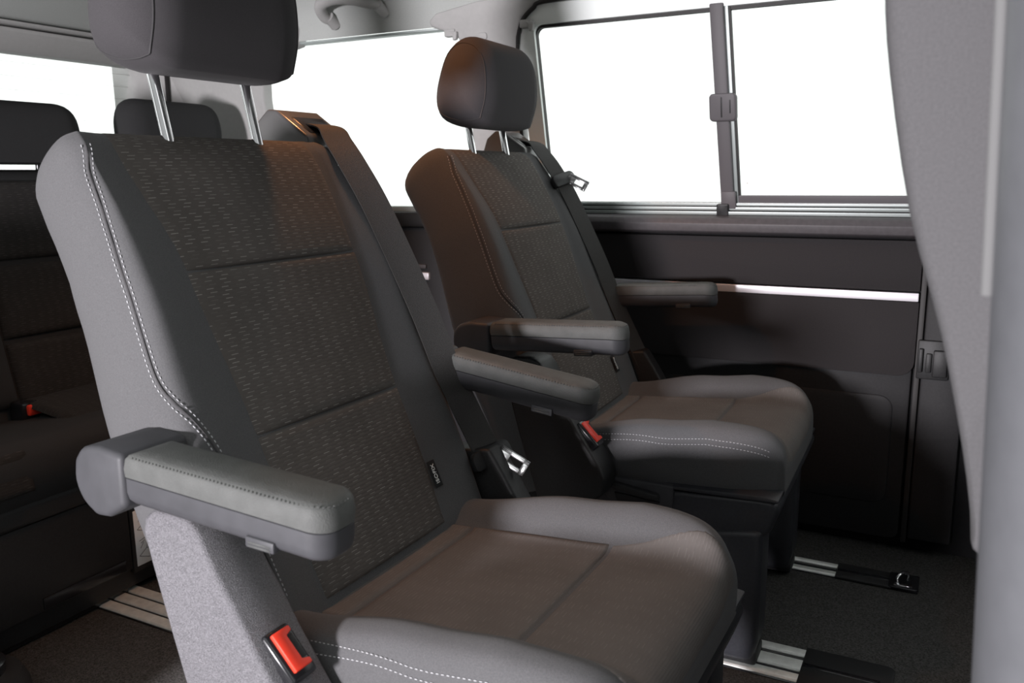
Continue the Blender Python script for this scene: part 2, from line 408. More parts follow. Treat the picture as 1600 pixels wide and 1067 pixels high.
sp = [(-.979, yw(.80)-.012, .80), (-.974, yw(.97)-.012, .97), (-.966, yw(1.1)-.012, 1.10), (-.957, yw(1.2)-.012, 1.20), (-.94, yw(1.25)-.012, 1.25), (-.905, yw(1.28)-.012, 1.28), (-.86, yw(1.293)-.012, 1.293), (-.6, yw(1.295)-.012, 1.295), (-.03, yw(1.295)-.012, 1.295)]
rel(tube('door_seal', cr(sp, 6), .0055, 'seal'), w1)
# etched glass mark: short pale strokes in the corner of the fixed pane
bm = bmesh.new()
for k, (a, b) in enumerate(((.0, .020), (.002, .016), (.001, .019))):
    z = .872-k*.004
    vs = [bm.verts.new((x, yw(zz)+.0125, zz)) for x, zz in ((-.436+a, z), (-.436+b, z), (-.436+b, z+.0008), (-.436+a, z+.0008))]; bm.faces.new(vs)
for k in range(8):
    pass
c0 = [bm.verts.new((-.427+.002*math.cos(t*math.pi/4), yw(.88)+.0125, .880+.002*math.sin(t*math.pi/4))) for t in range(8)]; bm.faces.new(c0)
rel(finish('glass_mark', bm, 'heater', smooth=False), w1)

def latch_thing():
    t = tag(empty('window_latch', (-.47, 1.915, 1.045)), 'square grey catch halfway up the bar of the sliding window', 'latch')
    rel(side_plate('body', rrect(-.500, 1.014, -.441, 1.072, .009, 4), -.006, -.026, 'divider', bevel=.004, seg=3), t)
    rel(side_plate('grip_rib', rrect(-.474, 1.022, -.471, 1.064, .001), -.024, -.0275, 'dark', bevel=.0005), t)
    rel(side_plate('grip_rib', rrect(-.455, 1.030, -.4525, 1.058, .001), -.024, -.0275, 'dark', bevel=.0005), t)
latch_thing()

# ---- quarter window and rear window
w2 = structure(empty('window_2', (-1.45, 1.95, .82)))
rel(side_plate('pane', [(-1.84, .815), (-1.10, .815), (-1.07, 1.27), (-1.74, 1.27)], .024, .028, 'glass', bevel=0), w2)
rel(side_plate('top_gasket', rrect(-1.75, 1.256, -1.09, 1.262, .001), .03, .0, 'alu', bevel=.001), w2)

wr = structure(box('wall_rear', (-2.40, .36, 0), (-2.32, 2.0, .84), 'doorplastic', bevel=.01))
hd = structure(empty('trim_5', (-2.2, 1.18, 1.24)))
rel(prism('header_trim', [(-2.24, 1.225), (-2.205, 1.228), (-2.19, 1.243), (-2.165, 1.275), (-2.165, 1.283), (-2.30, 1.30)], 'x' if False else 'y', .45, 1.9, 'trim', bevel=.003), hd)
rel(prism('header_roll', [(-2.20, 1.2865), (-2.158, 1.2875), (-2.152, 1.293), (-2.152, 1.298), (-2.20, 1.299)], 'y', .45, 1.9, 'trim', bevel=.002), hd)
rel(prism('header_cove', [(-2.20, 1.302), (-2.148, 1.303), (-2.12, 1.325), (-2.06, 1.37), (-1.95, 1.43), (-2.30, 1.46)], 'y', .45, 1.9, 'headliner', bevel=.006), hd)
w3 = structure(empty('window_3', (-2.25, 1.18, .84)))
rel(prism('pane', [(-2.335, .84), (-2.21, 1.235), (-2.214, 1.236), (-2.339, .84)], 'y', .48, 1.87, 'glass', bevel=0), w3)
for k in range(10):
    z = 1.205-k*.034; x = -2.21-(1.235-z)*.3165+.002
    rel(box('heater_wire', (x-.0006, .55, z-.0004), (x, 1.82, z+.0004), 'heater', bevel=0), w3)
rel(box('corner_post', (-2.34, 1.865, .84), (-2.2, 1.92, 1.25), 'trim', bevel=.008), w3)

# ---- near side: body behind the open door, and the cab pillar at the right edge of the picture
nw = structure(empty('wall_near', (-1.7, .36, 0)))
rel(box('side_panel', (-2.35, .34, 0), (-1.06, .38, .81), 'doorplastic', bevel=.01), nw)
rel(box('door_post', (-1.16, .36, .80), (-1.06, .44, 1.30), 'trim', bevel=.02), nw)
rel(box('rear_post', (-2.32, .36, .80), (-1.95, .46, 1.36), 'trim', bevel=.02), nw)
rel(box('roof_rail', (-2.3, .40, 1.26), (1.0, .52, 1.36), 'trim', bevel=.02), nw)
structure(box('wall_front', (.98, .30, 0), (1.02, 2.03, .92), 'doorplastic', bevel=0))
w4 = structure(empty('window_4', (1.0, 1.18, .92)))
rel(prism('windscreen', [(1.0, .92), (.90, 1.44), (.905, 1.44), (1.005, .92)], 'y', .36, 2.0, 'glass', bevel=0), w4)
cd = structure(empty('door_2', (.5, .36, 0)))
rel(box('door_shell', (.14, .33, 0), (1.0, .37, .82), 'doorplastic', bevel=.01), cd)
rel(box('window_pillar', (.14, .35, .80), (.24, .45, 1.30), 'pillar', bevel=.02), cd)
# cab pillar on the near side (the camera stands just outside the open door)
def near_pillar():
    t = structure(empty('trim_6', (.05, .40, ZF)))
    bm = bmesh.new(); rings = []
    for k in range(15):
        z = .03+k*.095; xe = .0245-.042*(z-.66) if z > .3 else .0395
        sec = cr([(xe+.012, .475, 0), (xe+.002, .452, 0), (xe+.0005, .430, 0), (xe+.005, .408, 0), (xe+.018, .390, 0), (xe+.045, .378, 0), (xe+.10, .372, 0), (xe+.14, .375, 0)], 4)
        rings.append([Vector((p.x, p.y, z)) for p in sec]+[Vector((xe+.14, .49, z)), Vector((xe+.02, .49, z))])
    add_rings(bm, rings); rel(finish('pillar_cover', bm, 'pillar', sharp=50), t)
    p = [(.0245-.042*(z-.66)-.001, .440, z) for z in (.846, .86, .9, .95, 1.0, 1.1, 1.25)]
    rel(tube('seal_strip', p, .0032, 'palewhite', seg=10), t)
near_pillar()

def front_seat():
    t = tag(empty('front_seat', (.12, .86, ZF)), 'grey cloth cab seat backrest at the right edge beside the pillar', 'seat')
    rear = [(.04, .645), (.0275, .652), (.0255, .668), (.016, .719), (-.003, .796), (-.028, .876), (-.046, .963), (-.053, 1.02), (-.054, 1.08), (-.04, 1.14)]
    prof = [Vector((x, 0, z)) for x, z in rear]
    front = [(.01, 1.165), (.05, 1.13), (.075, 1.05), (.095, .95), (.12, .85), (.15, .75), (.165, .69), (.15, .645)]
    pr = cr([tuple(v) for v in prof]+[(x, 0, z) for x, z in front], 3)
    cx = sum(p.x for p in pr)/len(pr); cz = sum(p.z for p in pr)/len(pr)
    bm = bmesh.new(); rings = []
    for y, s in ((.600, .86), (.603, .93), (.610, .975), (.622, 1), (.70, 1), (1.0, 1), (1.065, 1), (1.08, .97), (1.088, .9)):
        rings.append([Vector((cx+(p.x-cx)*(1-(1-s)*1.0), y, cz+(p.z-cz)*(1-(1-s)*.3))) for p in pr])
    add_rings(bm, rings); rel(finish('backrest', bm, 'frontcloth', sharp=50), t)
    rel(box('seat_cushion', (.10, .62, .50), (.58, 1.08, .62), 'frontcloth', bevel=.03, seg=3), t)
    rel(box('pedestal', (.12, .66, ZF), (.50, 1.04, .50), 'dark', bevel=.01), t)
    rel(box('headrest', (-.06, .72, 1.20), (.05, .98, 1.37), 'frontcloth', bevel=.03, seg=3), t)
    for y in (.78, .92): rel(tube('headrest_post', [(.0, y, 1.12), (-.005, y, 1.24)], .006, 'chrome'), t)
front_seat()

# ---------------------------------------------------------------- floor rails
def rail(strips, x0, x1, cover, label, chrome=False, group='floor rails'):
    y0, y1 = strips[0][0], strips[-1][1]
    t = tag(empty('floor_rail', ((x0+x1)/2, (y0+y1)/2, ZF)), label, 'rail')
    rel(box('channel', (x0, y0-.004, ZF-.002), (cover, y1+.004, ZF+.0015), 'gloss', bevel=.0005), t)
    for a, b in strips:
        prof = [(a, ZF), (a, ZF+.003), (a+.003, ZF+.0055), (b-.003, ZF+.0055), (b, ZF+.003), (b, ZF)]
        rel(prism('metal_strip', prof, 'x', x0, x1, 'rail', bevel=.0006), t)
    if cover > x1:
        rel(prism('cover', rrect(x1, y0-.006, cover, y1+.006, (.001, .012, .012, .001)), 'z', ZF, ZF+.006, 'dark', bevel=.002), t)
        rel(box('cover_groove', (x1+.002, (y0+y1)/2-.006, ZF+.004), (cover-.02, (y0+y1)/2+.006, ZF+.0068), 'gloss', bevel=.001), t)
    if chrome:
        e = rel(prism('end_cap', rrect(cover-.028, y0-.006, cover+.028, y1+.006, .006), 'z', ZF, ZF+.009, 'gloss', bevel=.002), t)
        c = rel(tube('lashing_eye', [(cover-.012, y0+.012, ZF+.008), (cover-.012, y0+.012, ZF+.022), (cover-.004, (y0+y1)/2, ZF+.026), (cover+.006, y1-.014, ZF+.02), (cover+.006, y1-.014, ZF+.008)], .0035, 'chrome'), t)
        rel(box('eye_plate', (cover-.018, y0, ZF+.008), (cover+.016, y0+.012, ZF+.011), 'chrome', bevel=.001), t)
rail([(.550, .575), (.582, .612), (.619, .645)], -2.2, -.20, -.06, 'aluminium floor rail under the left side of the nearest seat')
rail([(.985, 1.012), (1.018, 1.046), (1.052, 1.078)], -2.2, -.20, -.06, 'aluminium floor rail emerging beside the bench base, left of the picture')
rail([(1.338, 1.362), (1.372, 1.408), (1.420, 1.444)], -2.2, -.173, -.03, 'triple-strip aluminium floor rail in front of the near seat, with black end cover')
rail([(1.764, 1.784), (1.806, 1.822)], -2.2, -.165, -.035, 'narrow aluminium floor rail beside the far door, ending in a chrome eye', chrome=True)

# ---------------------------------------------------------------- rear bench
def patch_panel(name, P, nrm, uvec, vvec, w, h, puff, material, parent, nu=14, nv=14, edge=.010):
    """puffed rectangular cushion panel centred at P"""
    P, uvec, vvec, nrm = Vector(P), Vector(uvec).normalized(), Vector(vvec).normalized(), Vector(nrm).normalized()
    def fn(a, b):
        x, y = (a-.5)*w, (b-.5)*h
        de = min(min(a, 1-a)*w, min(b, 1-b)*h); k = min(1, de/edge); k = math.sqrt(1-(1-k)**2)
        return P+uvec*x+vvec*y+nrm*(puff*k-.001)
    def warp(a): return .5-.5*math.cos(math.pi*a)
    return grid(name, lambda a, b: fn(warp(a), warp(b)), nu, nv, material, parent, uvfn=lambda a, b: (warp(a)*w, warp(b)*h))

def headrest_mesh(name, prof, halfw, capw, parent, material, mtx=None, n=4, power=2.4):
    pr = cr([(x, 0, z) for x, z in prof]+[(prof[0][0], 0, prof[0][1])], n)[:-1]
    cx = sum(p.x for p in pr)/len(pr); cz = sum(p.z for p in pr)/len(pr)
    bm = bmesh.new(); rings = []; st = []
    left = []
    for k in range(19):
        a = math.pi/2*k/18; yy = -(halfw-capw)-capw*math.cos(a); q_ = max(.01, math.sin(a))**(2/power); left.append((yy, q_))
    mid = [(y, 1.0) for y in (-.4*halfw, 0, .4*halfw)]
    st = left+mid+[(-y, s) for y, s in left[::-1]]
    for y, s in st:
        kx = .25+.75*s; rings.append([Vector((cx+(p.x-cx)*s, y, cz+(p.z-cz)*(.03+.97*s))) for p in pr])
    add_rings(bm, rings)
    if mtx is not None: bmesh.ops.transform(bm, matrix=mtx, verts=bm.verts)
    return finish(name, bm, material, parent, sharp=70)

def bench():
    B = tag(empty('rear_bench', (-1.6, 1.18, ZF)), 'black cloth three-seat rear bench with drawer base behind the near seat', 'bench')
    y0, y1 = .45, 1.92
    R = lambda o: rel(o, B)
    lean = .24
    def bk(z): return -1.70-(z-.42)*lean                 # front plane of backrest
    # backrest slab
    prof = [(bk(.38), .38), (bk(.60), .60), (bk(.86), .86), (bk(.90)-.006, .905), (bk(.93)-.03, .925), (bk(.93)-.08, .925), (bk(.9)-.11, .90), (bk(.4)-.12, .38)]
    R(prism('backrest', prof, 'y', y0, y1, 'bench_cloth', bevel=.02, seg=3))
    n = Vector((1, 0, lean)).normalized(); v = Vector((-lean, 0, 1)).normalized()
    for cy, wd in ((.69, .30), (1.19, .30), (1.68, .30)):
        for za, zb in ((.43, .565), (.575, .725), (.735, .90)):
            zc = (za+zb)/2
            R(patch_panel('cloth_panel', (bk(zc), cy, zc), n, (0, 1, 0), v, wd, (zb-za)*1.03, .012, 'bench_insert', None))
        for s in (-1, 1):
            R(patch_panel('side_bolster', (bk(.665), cy+s*.196, .665), n, (0, 1, 0), v, .082, .47, .022, 'bench_cloth', None, edge=.03))
    # cushion
    cp_ = [(-1.395, .365), (-1.385, .40), (-1.395, .435), (-1.43, .452), (-1.55, .435), (-1.70, .415), (-1.78, .41), (-1.78, .33), (-1.42, .33)]
    R(prism('seat_cushion', cp_, 'y', y0, y1, 'bench_cloth', bevel=.015, seg=3))
    for cy in (.69, 1.19, 1.68):
        nn = Vector((.1, 0, 1)).normalized(); R(patch_panel('cloth_panel', (-1.565, cy, .434), nn, (0, 1, 0), (1, 0, -.12), .33, .25, .010, 'bench_insert', None))
        R(patch_panel('cloth_panel', (-1.40, cy, .405), (1, 0, .25), (0, 1, 0), (-.25, 0, 1), .33, .075, .012, 'bench_insert', None))
    # base with drawer
    R(box('base', (-1.80, y0+.02, ZF+.012), (-1.435, y1-.02, .335), 'dark', bevel=.006))
    R(box('drawer_front', (-1.437, .52, .128), (-1.418, 1.052, .30), 'dark', bevel=.004))
    R(box('drawer_slot', (-1.4195, .86, .132), (-1.415, 1.035, .155), 'gloss', bevel=.002))
    R(box('front_panel', (-1.437, 1.056, .115), (-1.421, 1.88, .30), 'dark', bevel=.004))
    R(box('valance', (-1.445, y0+.03, .30), (-1.41, y1-.03, .345), 'dark', bevel=.012, seg=3))
    R(box('foot_plinth', (-1.47, .50, ZF+.002), (-1.44, 1.052, .125), 'gloss', bevel=.003))
    R(box('foot_plinth', (-1.53, 1.06, ZF+.008), (-1.50, 1.88, .125), 'gloss', bevel=.003))
    # instruction sticker
    st = R(box('instruction_sticker', (-1.4215, 1.064, .128), (-1.4202, 1.13, .246), 'sticker', bevel=0)); st['label'] = 'pale instruction sticker with line drawings'
    bm = bmesh.new(); xs = -1.4195
    def stroke(a, b, w=.0012):
        a, b = Vector((xs, *a)), Vector((xs, *b)); d = (b-a).normalized(); s = d.cross(Vector((1, 0, 0)))*w/2
        bm.faces.new([bm.verts.new(p) for p in (a-s, b-s, b+s, a+s)])
    for oz in (.205, .148):
        for a, b in (((1.070, oz), (1.088, oz+.012)), ((1.088, oz+.012), (1.112, oz+.004)), ((1.070, oz), (1.094, oz-.01)), ((1.094, oz-.01), (1.112, oz+.004)), ((1.088, oz+.012), (1.094, oz+.03)), ((1.094, oz+.03), (1.118, oz+.022)), ((1.118, oz+.022), (1.112, oz+.004)), ((1.074, oz+.016), (1.082, oz+.026))): stroke(a, b)
        stroke((1.096, oz-.004), (1.110, oz+.004), .004)
    stroke((1.072, .180), (1.10, .186)); stroke((1.076, .174), (1.085, .178))
    R(finish('sticker_drawing', bm, 'ink', smooth=False))
    # buckle between the cushions
    R(box('belt_buckle', (-1.70, 1.010, .395), (-1.655, 1.050, .455), 'gloss', bevel=.005))
    R(box('buckle_button', (-1.6575, 1.020, .428), (-1.647, 1.052, .450), 'red', bevel=.003))
    # headrests
    pr = [(.045, 0), (.05, .06), (.038, .115), (.012, .133), (-.03, .130), (-.05, .09), (-.05, .03), (-.03, 0), (.01, -.004)]
    for cy, hw in ((.69, .15), (1.19, .165), (1.635, .158)):
        dx = -1.875
        h = R(headrest_mesh('headrest', pr, hw, .055, None, 'bench_cloth', Matrix.Translation((dx, cy, .940 if cy < 1.5 else .968))))
        for s in (-.07, .07): R(tube('headrest_post', [(dx-.015, cy+s, .88), (dx-.01, cy+s, .98)], .006, 'gloss'))
bench()

# ================================================================== captain seats
SP = cr([(.03, 0, .36), (-.005, 0, .44), (-.035, 0, .51), (-.084, 0, .617), (-.159, 0, .80), (-.198, 0, .87), (-.238, 0, .932)], 12)
SL = [0]
for a, b in zip(SP, SP[1:]): SL.append(SL[-1]+(b-a).length)
S0 = SL[-1]                                  # where the top begins to roll over
def spine(s):
    s = max(0, min(S0, s))
    for i in range(len(SL)-1):
        if s <= SL[i+1]+1e-9:
            t = (s-SL[i])/(SL[i+1]-SL[i]); p = SP[i].lerp(SP[i+1], t)
            tg = (SP[min(i+2, len(SP)-1)]-SP[max(i-1, 0)]).normalized(); return p, tg, Vector((tg.z, 0, -tg.x))
def s_at_z(z):
    for i in range(len(SP)-1):
        if z <= SP[i+1].z: return SL[i]+(SL[i+1]-SL[i])*(z-SP[i].z)/(SP[i+1].z-SP[i].z)
    return S0
WI = [(s_at_z(.40), .122), (s_at_z(.617), .132), (s_at_z(.80), .146), (s_at_z(.932), .162)]
WO = [(s_at_z(.40), .222), (s_at_z(.56), .228), (s_at_z(.66), .228), (s_at_z(.80), .220), (s_at_z(.90), .212), (s_at_z(.932), .208)]
CR_ = [(s_at_z(.40), .009), (s_at_z(.60), .012), (s_at_z(.75), .011), (s_at_z(.85), .008), (s_at_z(.932), .004)]
TH = .128; RT = .042; NC = -.058
def section(s):
    TH = lerp_table([(s_at_z(.55), .152), (s_at_z(.90), .128)], s)
    wi, wo, c = lerp_table(WI, s), lerp_table(WO, s), lerp_table(CR_, s)
    return [(0, 0), (wi*.5, 0), (wi, .001), (wi+(wo-wi)*.32, c*.55), (wi+(wo-wi)*.64, c*.98), (wo-.011, c*.72), (wo, c*.1-.014), (wo+.002, -.05), (wo-.006, -.095), (wo-.03, -TH+.004), (wo*.5, -TH), (0, -TH)]
def roll(s, y, n):
    p, tg, nn = spine(s); ex = s-S0
    if ex > 0:
        ph = min(1, ex/(RT*math.pi/2))*math.pi/2
        kn = 1-(RT*.95/.062)*(1-math.cos(ph)); ky = 1-(.030/.21)*(1-math.cos(ph))
        n = NC+(n-NC)*kn; y = y*ky; p = p+tg*RT*math.sin(ph)
    return p+nn*n+Vector((0, y, 0))
def front_n(s, y):
    sec = cr([(a, b, 0) for a, b in section(s)[:8]], 6); y = abs(y)
    for a, b in zip(sec, sec[1:]):
        if a.x <= y <= b.x: return a.y+(b.y-a.y)*((y-a.x)/max(1e-6, b.x-a.x))
    return sec[0].y
def sec_pt(s, tau, sgn=1, lift=0):
    C = [Vector((a, b, 0)) for a, b in section(s)]; i = int(tau); t = tau-i
    p0, p1, p2, p3 = C[i-1], C[i], C[i+1], C[i+2]
    q = .5*((2*p1)+(p2-p0)*t+(2*p0-5*p1+4*p2-p3)*t*t+(3*p1-p0-3*p2+p3)*t**3)
    d = .5*((p2-p0)+2*(2*p0-5*p1+4*p2-p3)*t+3*(3*p1-p0-3*p2+p3)*t*t); nl = Vector((-d.y, d.x, 0)).normalized(); nl = nl if nl.y > 0 or nl.x > 0 else -nl
    pp, tg, nn = spine(s); w = nn*nl.y+Vector((0, sgn*nl.x, 0))
    return roll(s, sgn*q.x, q.y)+w*lift, w
def on_back(s, y, lift=0): return roll(s, y, front_n(s, y)+lift)
def back_normal(s, y):
    e = .003; a = on_back(s+e, y)-on_back(s-e, y); b = on_back(s, y+e)-on_back(s, y-e); return b.cross(a).normalized()*1

def cush_z(x, y):
    """top surface of the seat cushion"""
    ay = abs(y); base = .424+.020*max(0, min(1, x/.30))
    b = max(0, min(1, (ay-.125)/.05)); b = b*b*(3-2*b)
    t = max(0, min(1, (x-.0)/.16)); t = t*t*(3-2*t)
    fade = 1-max(0, min(1, (x-.26)/.12))*.45
    z = base+(.024+.020*t)*b*fade+.008*max(0, min(1, (x-.2)/.12))*max(0, min(1, (ay-.08)/.1))
    return z
CW = .214; CX0, CX1 = -.05, .385
def cush_section(x):
    zb = .358
    pts = []
    e = max(0, min(1, (x-.26)/.125)); w = CW-.030*e**2.2
    for f in (0, .2, .4, .58, .66, .74, .82): pts.append((f*CW*(w/CW), cush_z(x, f*CW)))
    zt = cush_z(x, CW*.86)
    pts += [(w*.90, zt-.0015), (w*.955, zt-.008), (w*.99, zt-.022), (w, zt-.040), (w*.995, (zt+zb)/2-.006), (w*.97, zb+.012), (w*.93, zb), (0, zb)]
    return pts
def cush_roll(x, y, z):
    r = .062; x0 = CX1-r; zc = .385
    if x > x0:
        ph = min(1, (x-x0)/(r*math.pi/2))*math.pi/2
        k = 1-.62*(1-math.cos(ph))**1.3; return Vector((x0+r*math.sin(ph), y*(1-.05*(1-math.cos(ph))), zc+(z-zc)*k))
    return Vector((x, y, z))
XE = CX1-.062+.062*math.pi/2
def on_cush(x, y, lift=0):
    sec = cush_section(min(x, CX1)); ay = abs(y)
    sec = cr([(a, b, 0) for a, b in sec[:12]], 4)
    z = sec[0].y
    for a, b in zip(sec, sec[1:]):
        if a.x <= ay <= b.x: z = a.y+(b.y-a.y)*((ay-a.x)/max(1e-6, b.x-a.x)); break
        if ay > b.x: z = b.y
    return cush_roll(x, y, z+lift)

def back_panel(name, sa, sb, parent, nu=16, nv=18, puff=.0030, edge=.005, topopen=False):
    def fn(a, b):
        a = .5-.5*math.cos(math.pi*a); b = .5-.5*math.cos(math.pi*b)
        s = sa+(sb-sa)*b; w = lerp_table(WI, s); y = (2*a-1)*w
        de = min(min(a, 1-a)*2*w, b*(sb-sa), 9 if topopen else (1-b)*(sb-sa)); k = min(1, de/edge); k = math.sqrt(1-(1-k)**2)
        dip = 0 if s > S0 else .004*(1-(2*a-1)**2)
        return roll(s, y, .001*0+(puff+dip)*k-.0012)
    def uv(a, b):
        a = .5-.5*math.cos(math.pi*a); b = .5-.5*math.cos(math.pi*b); s = sa+(sb-sa)*b
        return ((2*a-1)*lerp_table(WI, s), s)
    return grid(name, fn, nu, nv, 'insert', parent, uvfn=uv)

def cush_panel(name, xa, xb, wfn, parent, nu=18, nv=16, puff=.0048, edge=.007, openfront=False, material='insert_seat'):
    def fn(a, b):
        a = .5-.5*math.cos(math.pi*a); b = .5-.5*math.cos(math.pi*b)
        x = xa+(xb-xa)*b; w = wfn(x); y = (2*a-1)*w
        de = min(min(a, 1-a)*2*w, b*(xb-xa), 9 if openfront else (1-b)*(xb-xa)); k = min(1, de/edge); k = math.sqrt(1-(1-k)**2)
        return on_cush(x, y, puff*k-.0012)
    def uv(a, b):
        a = .5-.5*math.cos(math.pi*a); b = .5-.5*math.cos(math.pi*b); x = xa+(xb-xa)*b
        return ((2*a-1)*wfn(x), x)
    return grid(name, fn, nu, nv, material, parent, uvfn=uv)

HEAD = [(.046, .006), (.056, .05), (.055, .096), (.045, .138), (.020, .164), (-.016, .168), (-.046, .145), (-.064, .096), (-.071, .048), (-.060, .014), (-.02, .0), (.02, .0)]

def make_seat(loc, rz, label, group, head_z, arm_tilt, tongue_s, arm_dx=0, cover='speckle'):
    T = tag(empty('captain_seat', (loc[0], loc[1], ZF), rz), label, 'seat', group)
    def K(o):
        o.parent = T; o.matrix_parent_inverse = Matrix.Translation((0, 0, -ZF)); return o
    def sub(o, par): o.parent = par; return o
    # ---- backrest body
    bm = bmesh.new(); rings = []
    ss = [S0*k/26 for k in range(27)]+[S0+RT*math.pi/2*k/7 for k in range(1, 8)]
    for s in ss:
        half = cr([(a, b, 0) for a, b in section(s)], 3)
        pts = [(p.x, p.y) for p in half]; ring = [roll(s, y, n) for y, n in pts]+[roll(s, -y, n) for y, n in pts[-2:0:-1]]
        rings.append(ring)
    add_rings(bm, rings); back = K(finish('backrest', bm, 'cloth', sharp=60))
    # ---- woven insert panels
    s1, s2 = s_at_z(.617), s_at_z(.80)
    K(back_panel('insert_panel', s_at_z(.435), s1-.0004, None)); K(back_panel('insert_panel', s1+.0004, s2-.0004, None))
    K(back_panel('insert_panel', s2+.0004, S0+RT*1.25, None, nv=22, topopen=True))
    # ---- contrast stitching along both bolsters
    zs = [(.936, 4.75), (.92, 5.15), (.90, 5.4), (.84, 5.65), (.78, 5.75), (.74, 5.75), (.70, 5.65), (.675, 5.25), (.65, 4.6), (.62, 4.15), (.58, 3.95), (.53, 3.85), (.46, 3.8)]
    zz = cr([(a, b, 0) for a, b in zs], 8)
    def s_of(z): return s_at_z(z) if z < .932 else S0+(z-.932)*1.2
    for off in (-.0045, .0045):
        path, nr = [], []
        for k, q in enumerate(zz):
            p, w = sec_pt(s_of(q.x), q.y, -1, .0004)
            a = sec_pt(s_of(zz[min(k+1, len(zz)-1)].x), zz[min(k+1, len(zz)-1)].y, -1)[0]-sec_pt(s_of(zz[max(k-1, 0)].x), zz[max(k-1, 0)].y, -1)[0]
            path.append(p+w.cross(a.normalized()).normalized()*off); nr.append(w)
        K(stitches('stitching', path, nr, None))
    K(tube('seam_welt', [sec_pt(s_of(q.x), q.y, -1, .0001)[0] for q in zz], .0014, 'piping', seg=6))
    # ---- seat cushion
    bm = bmesh.new(); rings = []
    xs = [CX0+(CX1-.062-CX0)*k/34 for k in range(35)]+[CX1-.062+.062*math.pi/2*k/12 for k in range(1, 13)]
    for x in xs:
        half = cr([(a, b, 0) for a, b in cush_section(min(x, CX1))], 4); pts = [(p.x, p.y) for p in half]
        rings.append([cush_roll(x, y, z) for y, z in pts]+[cush_roll(x, -y, z) for y, z in pts[-2:0:-1]])
    add_rings(bm, rings); cu = K(finish('seat_cushion', bm, 'cloth', sharp=60))
    K(cush_panel('cushion_panel', .035, .2335, lambda x: .137, None)); K(cush_panel('cushion_panel', -.03, .032, lambda x: .137, None, nv=8))
    def wf(x): t = max(0, min(1, (x-.2365)/.11)); return .137+.026*t**1.4
    K(cush_panel('cushion_panel', .2365, XE, wf, None, openfront=True, nv=30, nu=26, puff=.0032, edge=.016))
    for dn in (0, .0095):
        path, nr = [], []
        for k in range(72):
            x = .005+k*(.366-.005)/71; e = max(0, min(1, (x-.26)/.125)); w = CW-.030*e**2.2
            f = .955+.035*max(0, min(1, x/.12)); dz_ = .008+.016*max(0, min(1, (x-.02)/.16))+dn
            zt = cush_z(min(x, CX1), CW*.86)-dz_; yy = w*lerp_table([(.0015, .90), (.008, .955), (.022, .99), (.040, 1.0)], dz_)+.0012
            q = cush_roll(x, -yy, zt); path.append(q); nr.append(Vector((.15+.5*e, -.85, .5)))
        K(stitches('stitching', path, nr, None))
    # ---- headrest
    hx = -.244-(head_z-.96)*.30
    H = K(headrest_mesh('headrest', HEAD, .141, .064, None, 'headcloth', Matrix.Translation((hx, 0, head_z)) @ Matrix.Rotation(math.radians(4), 4, 'Y'), power=2.1))
    pr = cr([(x, 0, z) for x, z in HEAD]+[(HEAD[0][0], 0, HEAD[0][1])], 4)
    cx = sum(p.x for p in pr[:-1])/(len(pr)-1); cz = sum(p.z for p in pr[:-1])/(len(pr)-1)
    for sgn in (-1, 1):
        yy = .114; a = math.acos((yy-.077)/.064); sc = math.sin(a)**(2/2.1)
        Mx = Matrix.Translation((hx, 0, head_z)) @ Matrix.Rotation(math.radians(4), 4, 'Y')
        path = [Mx @ Vector((cx+(p.x-cx)*sc*1.005, sgn*yy, cz+(p.z-cz)*(.03+.97*sc)*1.005)) for p in pr]
        sub(tube('seam', path, .0011, 'piping', seg=6), H).matrix_parent_inverse = Matrix.Identity(4)
    for sgn in (-1, 1):
        a = (-.252, .073*sgn, .93); b = (hx-.016, .073*sgn, head_z+.03)
        K(tube('headrest_post', [a, b], .0068, 'chrome', seg=14))
    # ---- armrests
    for sgn in (-1, 1):
        tilt = arm_tilt[0 if sgn < 0 else 1]; pv = Vector((-.115, 0, .622)); adx = arm_dx if sgn < 0 else 0
        Mx = Matrix.Translation(pv+Vector((adx, 0, 0))) @ Matrix.Rotation(-math.radians(tilt), 4, 'Y') @ Matrix.Translation(-pv)
        ya, yb = (-.302, -.246) if sgn < 0 else (.238, .294)
        A = K(empty('armrest'))
        def arm(o): o.parent = A; return o
        hub = [(-.155, .632), (-.142, .646), (-.118, .651), (-.083, .648), (-.083, .596), (-.110, .580), (-.128, .578), (-.147, .590), (-.157, .610)]
        arm(prism('hinge_hub', [tuple((p.x, p.z)) for p in cr([(x, 0, z) for x, z in hub[:3]], 3)]+hub[3:6]+[tuple((p.x, p.z)) for p in cr([(x, 0, z) for x, z in hub[6:]+hub[:1]], 3)][:-1], 'y', ya+(.0 if sgn < 0 else -.022), yb+(.022 if sgn < 0 else 0), 'shell', bevel=.009, seg=4, mtx=Mx))
        def plan(ins, r, x0=-.080, x1=.160):
            o = []
            for (px, py, a0, rr) in ((x1-ins-r, yb-ins-r, 0, r), (x0+ins+.003, yb-ins-.003, 90, .003), (x0+ins+.003, ya+ins+.003, 180, .003), (x1-ins-r, ya+ins+r, 270, r)):
                for q in range(7): t_ = math.radians(a0+15*q); o.append((px+rr*math.cos(t_), py+rr*math.sin(t_)))
            return o
        def arm_loft(nm, levels, material):
            bm = bmesh.new(); rr = []
            for ins, zf in levels: rr.append([Mx @ Vector((x, y, zf(x))) for x, y in plan(ins, .022-min(ins, .012))])
            add_rings(bm, rr); return arm(finish(nm, bm, material, sharp=50))
        zt = lambda z: (lambda x: z-.012*(x+.08)-.004*max(0, (x-.11)/.05)**2)
        S_ = arm_loft('lower_shell', [(.012, zt(.6000)), (.005, zt(.6015)), (.0015, zt(.606)), (.0002, zt(.613)), (.0002, zt(.6268)), (.0012, zt(.6274))], 'shell')
